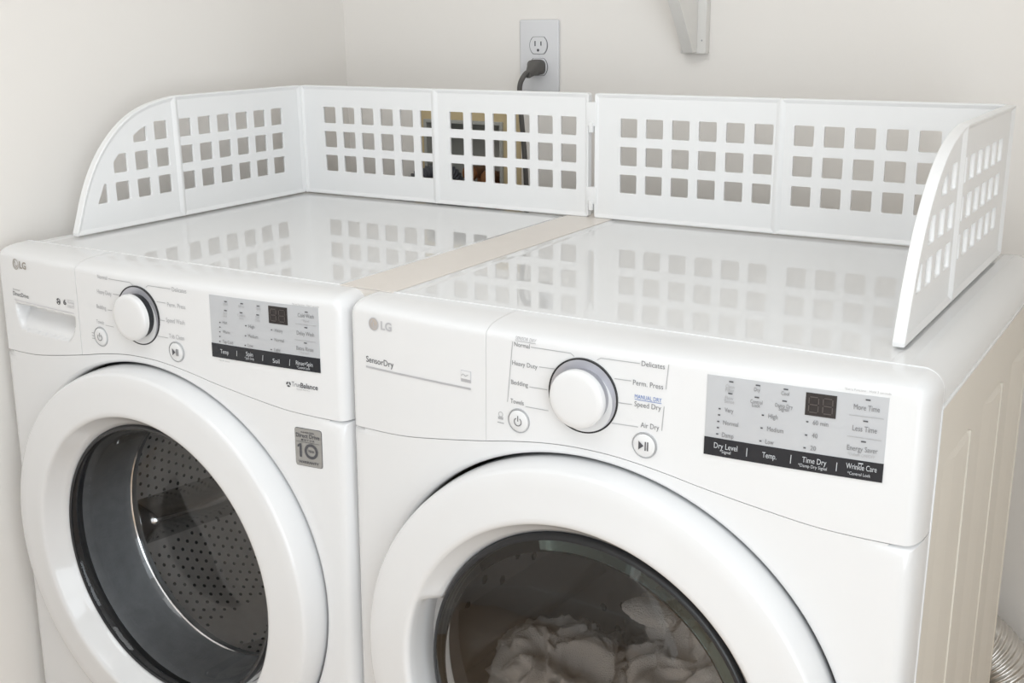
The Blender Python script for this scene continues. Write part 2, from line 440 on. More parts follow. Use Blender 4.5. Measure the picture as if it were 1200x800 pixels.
DT1 = [('SENSOR DRY', -0.0889, -0.0625, 0.9705, 0.0032),
    ('Normal', -0.0898, -0.0701, 0.9629, 0.0049),
    ('Heavy Duty', -0.0924, -0.0601, 0.9417, 0.005),
    ('Bedding', -0.0937, -0.0719, 0.9196, 0.005),
    ('Towels', -0.0945, -0.0772, 0.8979, 0.0051),
    ('Delicates', 0.0623, 0.0877, 0.964, 0.0053),
    ('Perm. Press', 0.0535, 0.0867, 0.9427, 0.0054),
    ('MANUAL DRY', 0.0559, 0.0856, 0.9288, 0.0043),
    ('Speed Dry', 0.0558, 0.0853, 0.9202, 0.0054),
    ('Air Dry', 0.0635, 0.0839, 0.8989, 0.0055)]
DL = [[(-0.0921, 0.9675),
    (-0.0985, 0.8984)], [(0.0917, 0.9693),
    (0.0897, 0.9433)], [(0.0885, 0.9251),
    (0.0868, 0.899)], [(-0.0686, 0.9649),
    (-0.0194, 0.9655),
    (-0.0149, 0.9626)], [(-0.058, 0.9446),
    (-0.0384, 0.9454)], [(-0.0701, 0.9203),
    (-0.0474, 0.9208)], [(-0.075, 0.8971),
    (-0.0456, 0.8976)], [(0.0119, 0.9627),
    (0.0162, 0.9654),
    (0.0603, 0.9661)], [(0.0325, 0.9459),
    (0.0514, 0.9464)], [(0.0371, 0.9209),
    (0.0532, 0.9215)], [(0.0305, 0.8975),
    (0.0607, 0.8985)]]
DT2 = [('Clean', 0.1519, 0.1609, 0.9547, 0.0034),
    ('Filter', 0.1521, 0.1607, 0.9509, 0.0035),
    ('Flow', 0.152, 0.1603, 0.9429, 0.0035),
    ('Sense', 0.1515, 0.1613, 0.9394, 0.0035),
    ('Dry', 0.1803, 0.1862, 0.9554, 0.0037),
    ('Control', 0.1773, 0.1891, 0.943, 0.0038),
    ('Lock', 0.1792, 0.1871, 0.9395, 0.0038),
    ('Cool', 0.2066, 0.2142, 0.9553, 0.0037),
    ('Damp Dry', 0.2016, 0.2184, 0.9429, 0.0037),
    ('Signal', 0.2051, 0.2149, 0.9397, 0.0037),
    ('Very', 0.1523, 0.161, 0.93, 0.0044),
    ('Normal', 0.1513, 0.1665, 0.9167, 0.0045),
    ('Damp', 0.1507, 0.1624, 0.9039, 0.0046),
    ('High', 0.1957, 0.2048, 0.9304, 0.0046),
    ('Medium', 0.1952, 0.2111, 0.9173, 0.0046),
    ('Low', 0.1944, 0.2023, 0.9041, 0.0047),
    ('60 min', 0.2382, 0.2525, 0.9303, 0.0045),
    ('40', 0.2382, 0.2434, 0.9174, 0.0046),
    ('20', 0.2375, 0.2428, 0.9047, 0.0046),
    ('More Time', 0.2744, 0.2976, 0.951, 0.0052),
    ('Less Time', 0.2747, 0.2966, 0.9303, 0.0053),
    ('Energy Saver', 0.2712, 0.2989, 0.9107, 0.005),
    ('*Default ON/OFF', 0.2721, 0.2967, 0.9056, 0.0028),
    ('*Extra Function : Hold 3 seconds', 0.2645, 0.3063, 0.9687, 0.0022)]
DT3 = [('Dry Level', 0.1434, 0.1673, 0.8916, 0.0057),
    ('*Signal', 0.1496, 0.1606, 0.8874, 0.003),
    ('Temp.', 0.1922, 0.206, 0.89, 0.0056),
    ('Time Dry', 0.2308, 0.2536, 0.8918, 0.0055),
    ('*Damp Dry Signal', 0.2273, 0.2544, 0.887, 0.0031),
    ('Wrinkle Care', 0.2718, 0.2996, 0.8927, 0.0054),
    ('*Control Lock', 0.2735, 0.2944, 0.8868, 0.003)]
DDASH = [(0.1573, 0.9614),
    (0.157, 0.9494),
    (0.1838, 0.9615),
    (0.1834, 0.9494),
    (0.2108, 0.9614),
    (0.2102, 0.9496),
    (0.2866, 0.9614),
    (0.2859, 0.9407),
    (0.2855, 0.9206)]
DDASHW = [(0.2848, 0.8992)]
DDOT = [(0.147, 0.9324),
    (0.1468, 0.926),
    (0.1463, 0.9192),
    (0.1462, 0.9127),
    (0.1459, 0.9062),
    (0.1902, 0.9325),
    (0.1898, 0.9194),
    (0.1894, 0.9061),
    (0.2329, 0.9325),
    (0.2327, 0.9191),
    (0.2321, 0.9061)]
DLN = [[(0.2707, 0.9449),
    (0.3018, 0.945)], [(0.2705, 0.9242),
    (0.3014, 0.9239)]]
DSEP = [[(0.1769, 0.8969),
    (0.1767, 0.888)], [(0.2201, 0.8972),
    (0.2198, 0.8884)], [(0.2633, 0.8967),
    (0.2631, 0.888)]]
WT1 = [('Normal', -0.0815, -0.0608, 0.9638, 0.0054),
    ('Heavy Duty', -0.0849, -0.054, 0.9422, 0.0059),
    ('Bedding', -0.0887, -0.0685, 0.9204, 0.0059),
    ('Towels', -0.0924, -0.0755, 0.8984, 0.0056),
    ('Delicates', 0.067, 0.093, 0.9624, 0.0059),
    ('Perm. Press', 0.0561, 0.0894, 0.9408, 0.0059),
    ('Speed Wash', 0.052, 0.0858, 0.9193, 0.006),
    ('Tub Clean', 0.0551, 0.0831, 0.8977, 0.006)]
WL = [[(-0.058, 0.9656),
    (-0.0137, 0.9656),
    (-0.0082, 0.9624)], [(-0.0509, 0.9453),
    (-0.0318, 0.9454)], [(-0.0648, 0.921),
    (-0.0556, 0.9213)], [(-0.0728, 0.8982),
    (-0.055, 0.8979)], [(0.0174, 0.9623),
    (0.0215, 0.9652),
    (0.0644, 0.9652)], [(0.0365, 0.945),
    (0.0534, 0.9449)], [(0.0388, 0.9204),
    (0.0492, 0.9203)], [(0.0314, 0.8973),
    (0.0529, 0.8972)]]
WT2 = [('Wash', 0.1568, 0.1647, 0.9544, 0.0031),
    ('Door', 0.1563, 0.1624, 0.9422, 0.0029),
    ('Lock', 0.1561, 0.1621, 0.9388, 0.0029),
    ('Rinse', 0.1821, 0.1915, 0.9542, 0.0031),
    ('Control', 0.1798, 0.1923, 0.9423, 0.0031),
    ('Lock', 0.1825, 0.19, 0.9385, 0.0031),
    ('Spin', 0.2105, 0.2178, 0.9542, 0.0032),
    ('Tub', 0.2091, 0.2148, 0.9427, 0.0031),
    ('Clean', 0.2084, 0.2157, 0.9387, 0.0031),
    ('Hot', 0.1542, 0.1618, 0.9294, 0.0041),
    ('Warm', 0.1532, 0.1653, 0.9169, 0.0041),
    ('Tap Cold', 0.1522, 0.1697, 0.9038, 0.0041),
    ('High', 0.197, 0.2066, 0.929, 0.0044),
    ('Medium', 0.1957, 0.2113, 0.9162, 0.0044),
    ('Low', 0.1944, 0.2027, 0.9036, 0.0044),
    ('Heavy', 0.2388, 0.2508, 0.9286, 0.0043),
    ('Normal', 0.2376, 0.252, 0.9161, 0.0043),
    ('Light', 0.2364, 0.2459, 0.903, 0.0044),
    ('Cold Wash', 0.2751, 0.2989, 0.9517, 0.0049),
    ('*Signal', 0.2806, 0.2913, 0.9464, 0.0025),
    ('Delay Wash', 0.2724, 0.2982, 0.9287, 0.005),
    ('Extra Rinse', 0.2708, 0.2963, 0.9092, 0.005),
    ('*Pre wash', 0.2758, 0.2899, 0.9049, 0.0027),
    ('*Extra Function : Hold 3 seconds', 0.2671, 0.3071, 0.9662, 0.0021),
    ('*Wi-Fi : Hold', 0.1437, 0.162, 0.8784, 0.0019),
    ('Vibration Reduction', 0.2676, 0.2886, 0.857, 0.0018)]
WT3 = [('Temp', 0.148, 0.1621, 0.8895, 0.0056),
    ('Spin', 0.191, 0.2023, 0.8916, 0.0056),
    ('*Spin Only', 0.1884, 0.2038, 0.887, 0.0032),
    ('Soil', 0.2338, 0.2442, 0.888, 0.0055),
    ('Rinse+Spin', 0.2697, 0.2948, 0.8899, 0.0054),
    ('*Control Lock', 0.2705, 0.2906, 0.8853, 0.0033)]
WTB = [('True', 0.2603, 0.2734, 0.8602, 0.0062),
    ('Balance', 0.2739, 0.2998, 0.86, 0.0062)]
WDASH = [(0.1613, 0.9592),
    (0.1602, 0.9474),
    (0.1879, 0.9593),
    (0.1861, 0.9474),
    (0.2141, 0.959),
    (0.2127, 0.9474),
    (0.288, 0.9588),
    (0.2864, 0.939),
    (0.2848, 0.9192)]
WDOT = [(0.1496, 0.9306),
    (0.1491, 0.9243),
    (0.1486, 0.918),
    (0.1481, 0.9117),
    (0.1475, 0.9051),
    (0.1926, 0.9311),
    (0.1913, 0.9178),
    (0.1899, 0.905),
    (0.2337, 0.9305),
    (0.233, 0.918),
    (0.2317, 0.9047)]
WLN = [[(0.271, 0.9426),
    (0.301, 0.9426)], [(0.2689, 0.922),
    (0.3, 0.9219)]]
WSEP = [[(0.176, 0.8963),
    (0.1755, 0.8892)], [(0.2184, 0.8958),
    (0.2175, 0.8884)], [(0.2605, 0.8956),
    (0.2596, 0.8871)]]

# ------------------------------------------------------------------ machines
def knob_set(parent, cx, cz, skirt):
    y0 = front_y(cx, cz)
    d = lathe('dial_ring', [(0.0412, 0.004), (0.0412, -0.0012), (0.0403, -0.0016), (0.0394, -0.0012), (0.0394, 0.003)], BLACKPL, parent, (cx, cz), 64)
    d.location.y = y0
    s = lathe('dial_dish', [(0.0395, -0.0010), (0.034, 0.0002), (0.026, 0.0012), (0.0, 0.0012)], DISH, d, (cx, cz), 64)
    k = lathe('knob', [(0.0, -0.0184), (0.024, -0.0184), (0.0295, -0.0178), (0.0312, -0.0166), (0.0318, -0.0148), (0.0318, -0.0095), (0.0305, -0.0090)], PLASTIC, parent, (cx, cz), 72)
    k.location.y = y0
    lathe('knob_skirt', [(0.0300, -0.0098), (0.0300, 0.001)], skirt, k, (cx, cz), 64)
def button(parent, cx, cz, r, kind):
    y0 = front_y(cx, cz)-0.0004
    b = lathe('push_button', [(0.0, -0.0017), (r-0.0022, -0.0017), (r-0.0014, -0.0012), (r-0.0010, 0.002)], PLASTIC, parent, (cx, cz), 48)
    b.location.y = y0
    g = lathe('button_surround', [(r-0.0004, 0.002), (r-0.0004, -0.0010), (r, -0.0012), (r+0.0005, -0.0006), (r+0.0005, 0.002)], INKL, b, (cx, cz), 48)
    off = front_y(cx, cz)
    if kind == 'power':
        ringprint('power_symbol', cx, cz-0.0006, 0.0040, 0.0049, INKD, parent, 0.0030, PI/2+0.55, PI/2+2*PI-0.55)
        polyprint('power_symbol', [(cx-0.0005, cz), (cx+0.0005, cz), (cx+0.0005, cz+0.0062), (cx-0.0005, cz+0.0062)], INKD, parent, 0.0030)
    else:
        polyprint('play_symbol', [(cx-0.0056, cz+0.0048), (cx-0.0056, cz-0.0048), (cx+0.0002, cz)], INKD, parent, 0.0030)
        for q in (0.0014, 0.0040): polyprint('pause_symbol', [(cx+q, cz+0.0048), (cx+q, cz-0.0048), (cx+q+0.0013, cz-0.0048), (cx+q+0.0013, cz+0.0048)], INKD, parent, 0.0030)
def segdigit(cx, cz, w_, h_, parent):
    t = 0.0010
    for s in ((-1, 1), (1, 1), (-1, -1), (1, -1)):
        x = cx+s[0]*w_/2; z = cz+s[1]*h_/4
        polyprint('digit_segment', [(x-t/2, z-h_/4+0.0008), (x+t/2, z-h_/4+0.0008), (x+t/2, z+h_/4-0.0008), (x-t/2, z+h_/4-0.0008)], SEGM, parent, 0.0020)
    for q in (-1, 0, 1):
        z = cz+q*h_/2
        polyprint('digit_segment', [(cx-w_/2+0.0008, z-t/2), (cx+w_/2-0.0008, z-t/2), (cx+w_/2-0.0008, z+t/2), (cx-w_/2+0.0008, z+t/2)], SEGM, parent, 0.0020)
def display(parent):
    d = patch('display_panel', 0.1328, 0.3048, 0.8832, 0.9655, SILVERP, parent, 0.0007, 24, 10)
    patch('touch_strip', 0.1326, 0.3050, 0.8830, 0.9016, STRIPM, parent, 0.0012, 24, 4)
    patch('digit_window', 0.2300, 0.2586, 0.9390, 0.9612, SCREEN, parent, 0.0014, 6, 4)
    segdigit(0.2378, 0.9501, 0.0088, 0.0150, parent); segdigit(0.2509, 0.9501, 0.0088, 0.0150, parent)
    return d

def cabinet(parent, ribs, yb, side):
    """side, back and bottom sheet metal with vertical pressed ribs on the right side"""
    def yf(z): return 0.047 + 0.03*(z-0.82)
    z0, z1 = 0.03, 0.9465
    bm = bmesh.new()
    zs = [z0, 0.3, 0.55, 0.75, z1]
    prof = []
    N = 6; r = 0.012
    # plan outline: from front-left round the back to front-right (open at the front)
    def outline(z):
        pts = [(-HW+0.0005, yf(z)), (-HW+0.0005, yb-r)]
        for k in range(1, N+1):
            t = PI-(PI/2)*k/N; pts.append((-HW+0.0005+r+r*math.cos(t), yb-r+r*math.sin(t)))
        for k in range(N+1):
            t = PI/2-(PI/2)*k/N; pts.append((HW-0.0005-r+r*math.cos(t), yb-r+r*math.sin(t)))
        pts.append((HW-0.0005, yf(z))); return pts
    rows = [[bm.verts.new((x, y, z)) for x, y in outline(z)] for z in zs]
    n = len(rows[0])
    for j in range(len(zs)-1):
        for i in range(n-1): bm.faces.new((rows[j][i], rows[j][i+1], rows[j+1][i+1], rows[j+1][i]))
    bm.faces.new(rows[0])
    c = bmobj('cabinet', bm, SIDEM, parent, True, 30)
    for sgn in (side,):
        tube('front_bead', [Vector((sgn*(HW-0.0004), yf(z), z)) for z in (0.05, 0.3, 0.6, 0.8, 0.945)], 0.0016, ENAMEL, c, 8)
    # pressed ribs: shallow raised panels with slanting tops on the side sheets
    for sgn in (side,):
        for (ya, yc, zl, zr) in ribs:
            V = []
            x = sgn*(HW-0.0005); dx = sgn*0.0022
            b = 0.007
            out = [(ya, 0.10), (yc, 0.10), (yc, zr), (ya, zl)]
            inn = [(ya+0.045, 0.10+b), (yc-0.003, 0.10+b), (yc-0.003, zr-b), (ya+0.045, zl-b*1.4)]
            V = [(x, p, q) for p, q in out]+[(x+dx, p, q) for p, q in inn]
            F = [(i, (i+1) % 4, 4+(i+1) % 4, 4+i) for i in range(4)]+[(4, 5, 6, 7)]
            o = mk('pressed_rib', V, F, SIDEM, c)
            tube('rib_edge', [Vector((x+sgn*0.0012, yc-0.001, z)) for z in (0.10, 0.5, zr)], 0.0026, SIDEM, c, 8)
            b2 = bmesh.new(); b2.from_mesh(o.data); bmesh.ops.recalc_face_normals(b2, faces=b2.faces)
            # face outward
            f = max(b2.faces, key=lambda q: q.calc_area())
            if f.normal.x*sgn < 0: bmesh.ops.reverse_faces(b2, faces=b2.faces)
            b2.to_mesh(o.data); b2.free()
    return c
def lid(parent, yb, sd):
    """top plate: glossy flat centre, softly rolled side and rear edges, lower rim line"""
    ys = 0.0525; zl = 0.9475; e = 0.036
    def prof_x(s):      # s in [0,1] across
        n = 14
        return s
    us = [0, .15, .3, .45, .6, .72, .82, .9, .96, 1.0]
    side = []
    for k in range(10):
        t = k/9*PI/2; side.append((HW-e*(1-math.sin(PI/2-t))-0.0, zl+(ZT-zl)*math.sin(t)) if False else (HW-e*(1-math.cos(t)), zl+(ZT-zl)*math.sin(t)))
    prof = [(-HW, zl-0.0)] + [(-x, z) for x, z in side[1:]]
    prof += [(-(HW-e-0.012), ZT-0.0003), (-(HW-e-0.018), ZT-0.0012), ((HW-e-0.018), ZT-0.0012), ((HW-e-0.012), ZT-0.0003)]
    prof += [(x, z) for x, z in reversed(side[1:])] + [(HW, zl)]
    bm = bmesh.new(); rows = []
    yrows = [(ys, 0.0), (ys+0.006, 0), (0.10, 0), (0.35, 0), (yb-0.03, 0), (yb-0.012, 0.002), (yb-0.004, 0.008), (yb, 0.020)]
    for y, drop in yrows:
        rows.append([bm.verts.new((x, y, max(zl, z-drop))) for x, z in prof])
    rows.append([bm.verts.new((x, yb, zl)) for x, z in prof])
    for j in range(len(rows)-1):
        for i in range(len(prof)-1):
            try: bm.faces.new((rows[j][i], rows[j][i+1], rows[j+1][i+1], rows[j+1][i]))
            except ValueError: pass
    bm.faces.new([v for v in rows[0]])
    bmesh.ops.recalc_face_normals(bm, faces=bm.faces)
    for f in bm.faces: f.smooth = True
    for e_ in bm.edges:
        if len(e_.link_faces) == 2:
            zz = [f.normal.z for f in e_.link_faces]
            if max(zz) > 0.9995 and min(zz) < 0.9999 or e_.calc_face_angle(0) > math.radians(38): e_.smooth = False
    me = bpy.data.meshes.new('lid'); bm.to_mesh(me); bm.free(); me.materials.append(LIDM)
    o = bpy.data.objects.new('lid', me); COL.objects.link(o); o.parent = parent
    # raised bright edge along the front of the lid, turning down the sides of the control panel
    for k_ in (1,):
        P_ = [(-HW+0.001, 0.0524, 0.945)]+[(-HW+0.001+0.02-0.02*math.cos(a), 0.0524, ZT-0.02+0.02*math.sin(a)) for a in [PI/2*i/8 for i in range(9)]]
        P_ = P_+[(-q[0], q[1], q[2]) for q in reversed(P_)]
        tube('lid_bead', [Vector(q) for q in P_], 0.0013, ENAMEL, o, 8)
    # bright rim where the lid skirt overlaps the side sheet
    for s in (sd,):
        boxo('lid_rim', *sorted((s*(HW-0.003), s*(HW+0.0012))), 0.052, yb-0.002, zl-0.003, zl+0.0012, ENAMEL, o, 0.0006)
    return o
def feet(parent, yb):
    for x in (-0.29, 0.29):
        for y in (0.08, yb-0.06):
            f = lathe('foot', [(0.0, 0.0), (0.026, 0.0), (0.026, 0.012), (0.012, 0.016), (0.012, 0.032), (0, 0.032)], BLACKPL, parent, (0, 0), 24)
            for v in f.data.vertices: v.co = Vector((v.co.x+x, v.co.z+y, v.co.y))
def door(parent, pocket):
    prof = [(0.280, 0.014), (0.2940, 0.006), (0.2945, -0.016), (0.2928, -0.0330), (0.2905, -0.0430), (0.2885, -0.0464), (0.2858, -0.0476), (0.270, -0.0486), (0.245, -0.0506), (0.2360, -0.0514), (0.2315, -0.0513), (0.2285, -0.0497), (0.2268, -0.0467),
            (0.2210, -0.0370), (0.2145, -0.0280), (0.2085, -0.0200), (0.2075, -0.0120)]
    n = len(prof)
    def ang(t, j, r, y):
        if j < 12: return r, y
        dt = (t-pocket+PI) % (2*PI)-PI
        k = 1-smooth(0.46, 0.52, abs(dt))
        P = [(0.2272, -0.0440), (0.2280, -0.0330), (0.2290, -0.0120), (0.2290, 0.0060), (0.2060, 0.0070)]
        pr, py = P[j-12]
        return r+(pr-r)*k, y+(py-y)*k
    d = lathe('door', prof, ENAMEL, parent, (0, DC), 192, ang, deg=60)
    return d

def drum(parent, R, ya, yb, m, bumps, mb, nb_rows, bump_r, lift, fm):
    d = lathe('drum', [(R, ya), (R, yb-0.02), (R-0.02, yb), (R*0.72, yb+0.004), (R*0.66, yb-0.012), (R*0.18, yb-0.016), (0.0, yb-0.016)], m, parent, (0, DC), 96)
    bm = bmesh.new()
    def dome(p, nrm, r):
        a = nrm.cross(Vector((0.3, 0.9, 0.1))).normalized(); b = nrm.cross(a)
        ring = [bm.verts.new(p+(a*math.cos(t)+b*math.sin(t))*r) for t in [2*PI*k/6 for k in range(6)]]
        top = bm.verts.new(p+nrm*r*lift)
        for k in range(6): bm.faces.new((ring[k], ring[(k+1) % 6], top))
    for j in range(nb_rows):
        y = ya+0.03+(yb-ya-0.07)*j/(nb_rows-1)
        for i in range(bumps):
            t = 2*PI*(i+0.5*(j % 2))/bumps
            if (i // 3) % 4 == 3: continue
            nrm = Vector((-math.cos(t), 0, -math.sin(t)))
            dome(Vector((R*math.cos(t), y, DC+R*math.sin(t)))-nrm*(-0.0006), nrm, bump_r)
    for rr, k in ((0.22, 10), (0.32, 16), (0.42, 22), (0.52, 28), (0.62, 34), (0.80, 46), (0.88, 50)):
        for i in range(k):
            t = 2*PI*i/k+rr*3
            yy = (yb-0.0155 if rr < 0.65 else yb+0.001)-0.0035
            dome(Vector((R*rr*math.cos(t), yy, DC+R*rr*math.sin(t))), Vector((0, -1, 0)), bump_r)
    s = bmobj('drum_perforations', bm, mb, d, True); s['kind'] = 'stuff'
    # three lifting fins
    for k in range(3):
        t0 = PI*0.42+2*PI*k/3
        V, F = [], []; nn = 14
        for i in range(nn+1):
            u = i/nn; y = ya+0.03+(yb-ya-0.06)*u; hgt = 0.055*math.sin(PI*min(1, max(0.08, u*0.9+0.1)))**0.5; sw = 0.10*(u-0.5)
            for (dt, q) in ((-0.16, 0.0), (-0.10, 0.45), (-0.035, 0.93), (0.0, 1.0), (0.035, 0.93), (0.10, 0.45), (0.16, 0.0)):
                t = t0+dt+sw; r = R+0.001-hgt*q; V.append((r*math.cos(t), y, DC+r*math.sin(t)))
        for i in range(nn):
            for j in range(6): F.append((i*7+j, i*7+j+1, (i+1)*7+j+1, (i+1)*7+j))
        F.append(tuple(range(7))); F.append(tuple(range(nn*7, nn*7+7)))
        f = mk('drum_fin', V, F, fm, d, True)
        b = bmesh.new(); b.from_mesh(f.data); bmesh.ops.recalc_face_normals(b, faces=b.faces); b.to_mesh(f.data); b.free()
    return d

RIBS = [(0.085, 0.204, 0.880, 0.876), (0.285, 0.392, 0.880, 0.876), (0.470, 0.575, 0.880, 0.876)]
# ---- washing machine
W = thing('washing_machine', 'white front-loading washing machine standing against the left wall, empty drum behind its glass door', 'washer', (-0.3425, 0, 0))
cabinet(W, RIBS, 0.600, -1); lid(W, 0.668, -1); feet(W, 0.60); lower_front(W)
bk = boxo('inner_frame', -0.33, 0.33, 0.030, 0.045, 0.815, 0.955, DARKGAP, W, 0)
cp = panel_patch('control_panel', -0.1320, HW, PLASTIC, W, 110, 50)
def rec(x, z):            # finger recess of the detergent drawer
    # rounded trapezoid: top edge z=.898, bottom z=.860
    zt = 0.9005; t = (zt-z)/(0.0385)
    if t < 0 or t > 1: return 0
    xl = -0.2965+0.0135*t**2.2; xr = -0.1432-0.0165*t**2.6
    a = smooth(0, 0.004, x-xl)*smooth(0, 0.003, xr-x)
    return 0.024*a*smooth(0.0, 0.06, t)*(1-0.80*smooth(0.25, 1.0, t))*(1-0.0*t) if t < 1 else 0
dw = panel_patch('detergent_drawer', -HW, -0.1330, PLASTIC, W, 150, 110, disp=rec)
knob_set(cp, -0.0018, 0.9213, BLACKPL)
button(cp, -0.0846, 0.8800, 0.0137, 'power'); button(cp, 0.0674, 0.8800, 0.0137, 'play')
display(cp)
for t, a, b, z, h in WT1: lettering(t, a, b, z, h, INKL, cp)
for l in WL: polyline(l, 0.0008, INKL, cp)
for t, a, b, z, h in WT2: lettering(t, a, b, z, h, INKL if h < 0.0035 else INK, cp, off=0.0016)
for t, a, b, z, h in WT3: lettering(t, a, b, z, h, INKW, cp, off=0.0022)
for t, a, b, z, h in WTB: lettering(t, a, b, z, h, INKD if t == 'Balance' else INK, cp, 0.018 if t == 'Balance' else 0)
for k in range(3):
    a = PI/2+k*2*PI/3; ringprint('balance_emblem', 0.2553, 0.8621, 0.0014, 0.0036, INKD, cp, 0.0006, a+0.25, a+1.8, 12)
for x, z in WDASH: polyline([(x-0.0022, z), (x+0.0022, z)], 0.0013, INKD, cp, 'indicator_dash', 0.0016)
for x, z in WDOT: polyline([(x-0.0011, z), (x+0.0011, z)], 0.0014, INKD, cp, 'indicator_dot', 0.0016)
for l in WLN: polyline(l, 0.0006, INKL, cp, off=0.0016)
for l in WSEP: polyline(l, 0.0007, INKW, cp, off=0.0022)
for k in range(3): polyline([(-0.1050, 0.8830-0.004*k), (-0.0990, 0.8830-0.004*k)], 0.0012, INKL, cp, 'lock_icon')
logo(-0.2820, 0.9605, dw, LOGO)
lettering('LG', -0.2718, -0.2540, 0.9557, 0.0100, LOGO, dw, 0.03)
lettering('Inverter', -0.2968, -0.2770, 0.9199, 0.0028, INK, dw)
lettering('DirectDrive', -0.2980, -0.2552, 0.9117, 0.0062, INKD, dw)
discprint('motion_emblem', -0.1782, 0.9184, 0.0048, INKD, dw)
for k in range(3):
    a = k*2*PI/3+0.4; ringprint('motion_emblem', -0.1782, 0.9184, 0.0015, 0.0036, PLASTIC, dw, 0.0009, a, a+0.9, 8)
lettering('6', -0.1661, -0.1592, 0.9157, 0.0072, INKD, dw, 0.02)
lettering('Motion', -0.1560, -0.1415, 0.9190, 0.0032, INKL, dw); lettering('control', -0.1560, -0.1425, 0.9144, 0.0026, INKL, dw)
polyline([(-0.1568, 0.9237), (-0.1410, 0.9237), (-0.1410, 0.9130), (-0.1568, 0.9130)], 0.0005, INKL, dw)
polyline([(-0.2968, 0.9053), (-0.1428, 0.9053)], 0.0008, BARG, dw, 'trim_line')
# warranty sticker
stk = patch('warranty_sticker', 0.2615, 0.3025, 0.7558, 0.8066, INKD, W, 0.0005, 6, 12, r=0.003)
patch('sticker_face', 0.2621, 0.3019, 0.7564, 0.8060, STICK, stk, 0.0009, 6, 12, r=0.0026)
lettering('INVERTER', 0.2717, 0.2923, 0.8006, 0.0018, INKD, stk, 0.02, off=0.0016)
lettering('Direct Drive', 0.2641, 0.2999, 0.7944, 0.0052, INKD, stk, 0.015, off=0.0016)
lettering('M O T O R', 0.2719, 0.2921, 0.7902, 0.0022, INKD, stk, 0.03, off=0.0016)
polyline([(0.2641, 0.7884), (0.2999, 0.7884)], 0.0005, INKD, stk, off=0.0016)
polyprint('numeral', [(0.2687, 0.7678), (0.2719, 0.7678), (0.2719, 0.7860), (0.2695, 0.7860), (0.2659, 0.7836), (0.2659, 0.7806), (0.2687, 0.7820)], INKD, stk, 0.0016)
ringprint('numeral', 0.2865, 0.7769, 0.0066, 0.0102, INKD, stk, 0.0016)
lettering('YEAR', 0.2817, 0.2913, 0.7756, 0.0028, INKD, stk, 0.03, off=0.0017)
lettering('WARRANTY', 0.2667, 0.2977, 0.7600, 0.0030, INKD, stk, 0.03, off=0.0016)
# door, glass bowl, gasket, drum
d = door(W, -0.45)
lathe('glass_bezel', [(0.2080, -0.0100), (0.2078, -0.0205), (0.2055, -0.0225), (0.2020, -0.0215), (0.2005, -0.0120)], BLACKPL, d, (0, DC), 128)
gl = lathe('door_glass', [(0.2030, -0.0190), (0.2000, -0.0205), (0.1965, -0.0150), (0.1930, 0.0200), (0.1870, 0.0620), (0.1800, 0.0800), (0.1650, 0.0900), (0.1200, 0.0980), (0.0600, 0.1010), (0.0, 0.1015)], WGLASS, d, (0, DC), 128)
lathe('door_gasket', [(0.2500, 0.0150), (0.2250, 0.0130), (0.2110, 0.0060), (0.2085, 0.0200), (0.2120, 0.0300), (0.2070, 0.0420), (0.2090, 0.0560), (0.2030, 0.0700), (0.2015, 0.0840), (0.1985, 0.0890), (0.2010, 0.0930), (0.2200, 0.1000)], RUBBER, W, (0, DC), 128)
lathe('drum_rim', [(0.2010, 0.0880), (0.1975, 0.0872), (0.1960, 0.0890), (0.1975, 0.0910), (0.2010, 0.0925)], CHROME, W, (0, DC), 128)
lathe('tub_flange', [(0.30, 0.028), (0.30, 0.10), (0.2480, 0.104), (0.2000, 0.102)], RUBBER, W, (0, DC), 96)
drum(W, 0.245, 0.102, 0.420, STEEL, 84, DSTEEL, 17, 0.0034, 0.8, FINM)

# ---- dryer
D = thing('clothes_dryer', 'white front-loading clothes dryer beside the washing machine, towels seen through its dark glass door', 'dryer', (0.3445, 0, 0))
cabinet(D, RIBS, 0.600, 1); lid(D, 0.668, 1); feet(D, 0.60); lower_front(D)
boxo('inner_frame', -0.33, 0.33, 0.030, 0.045, 0.815, 0.955, DARKGAP, D, 0)
dp = panel_patch('control_panel', -0.1275, HW, PLASTIC, D, 110, 50, gap=0.0005)
dl = panel_patch('control_panel_end', -HW, -0.1280, PLASTIC, D, 70, 50)
knob_set(dp, -0.0040, 0.9213, KNOBGREY)
button(dp, -0.0834, 0.8792, 0.0135, 'power'); button(dp, 0.0684, 0.8801, 0.0136, 'play')
display(dp)
for t, a, b, z, h in DT1:
    lettering(t, a, b, z, h, INKB if t == 'MANUAL DRY' else (INKL if t == 'SENSOR DRY' else INK), dp)
    if t in ('SENSOR DRY', 'MANUAL DRY'): polyline([(a, z-0.0012), (b, z-0.0012)], 0.0006, INKB if t == 'MANUAL DRY' else INKL, dp)
for l in DL: polyline(l, 0.0008, INKL, dp)
for t, a, b, z, h in DT2: lettering(t, a, b, z, h, INKL if h < 0.0036 else INK, dp, off=0.0016)
for t, a, b, z, h in DT3: lettering(t, a, b, z, h, INKW, dp, off=0.0022)
for x, z in DDASH: polyline([(x-0.0022, z), (x+0.0022, z)], 0.0013, INKD, dp, 'indicator_dash', 0.0016)
for x, z in DDASHW: polyline([(x-0.0022, z), (x+0.0022, z)], 0.0011, INKW, dp, 'indicator_dash', 0.0022)
for x, z in DDOT: polyline([(x-0.0011, z), (x+0.0011, z)], 0.0014, INKD, dp, 'indicator_dot', 0.0016)
for l in DLN: polyline(l, 0.0006, INKL, dp, off=0.0016)
for l in DSEP: polyline(l, 0.0007, INKW, dp, off=0.0022)
ringprint('lock_icon', -0.1076, 0.8822, 0.0024, 0.0031, INKL, dp)
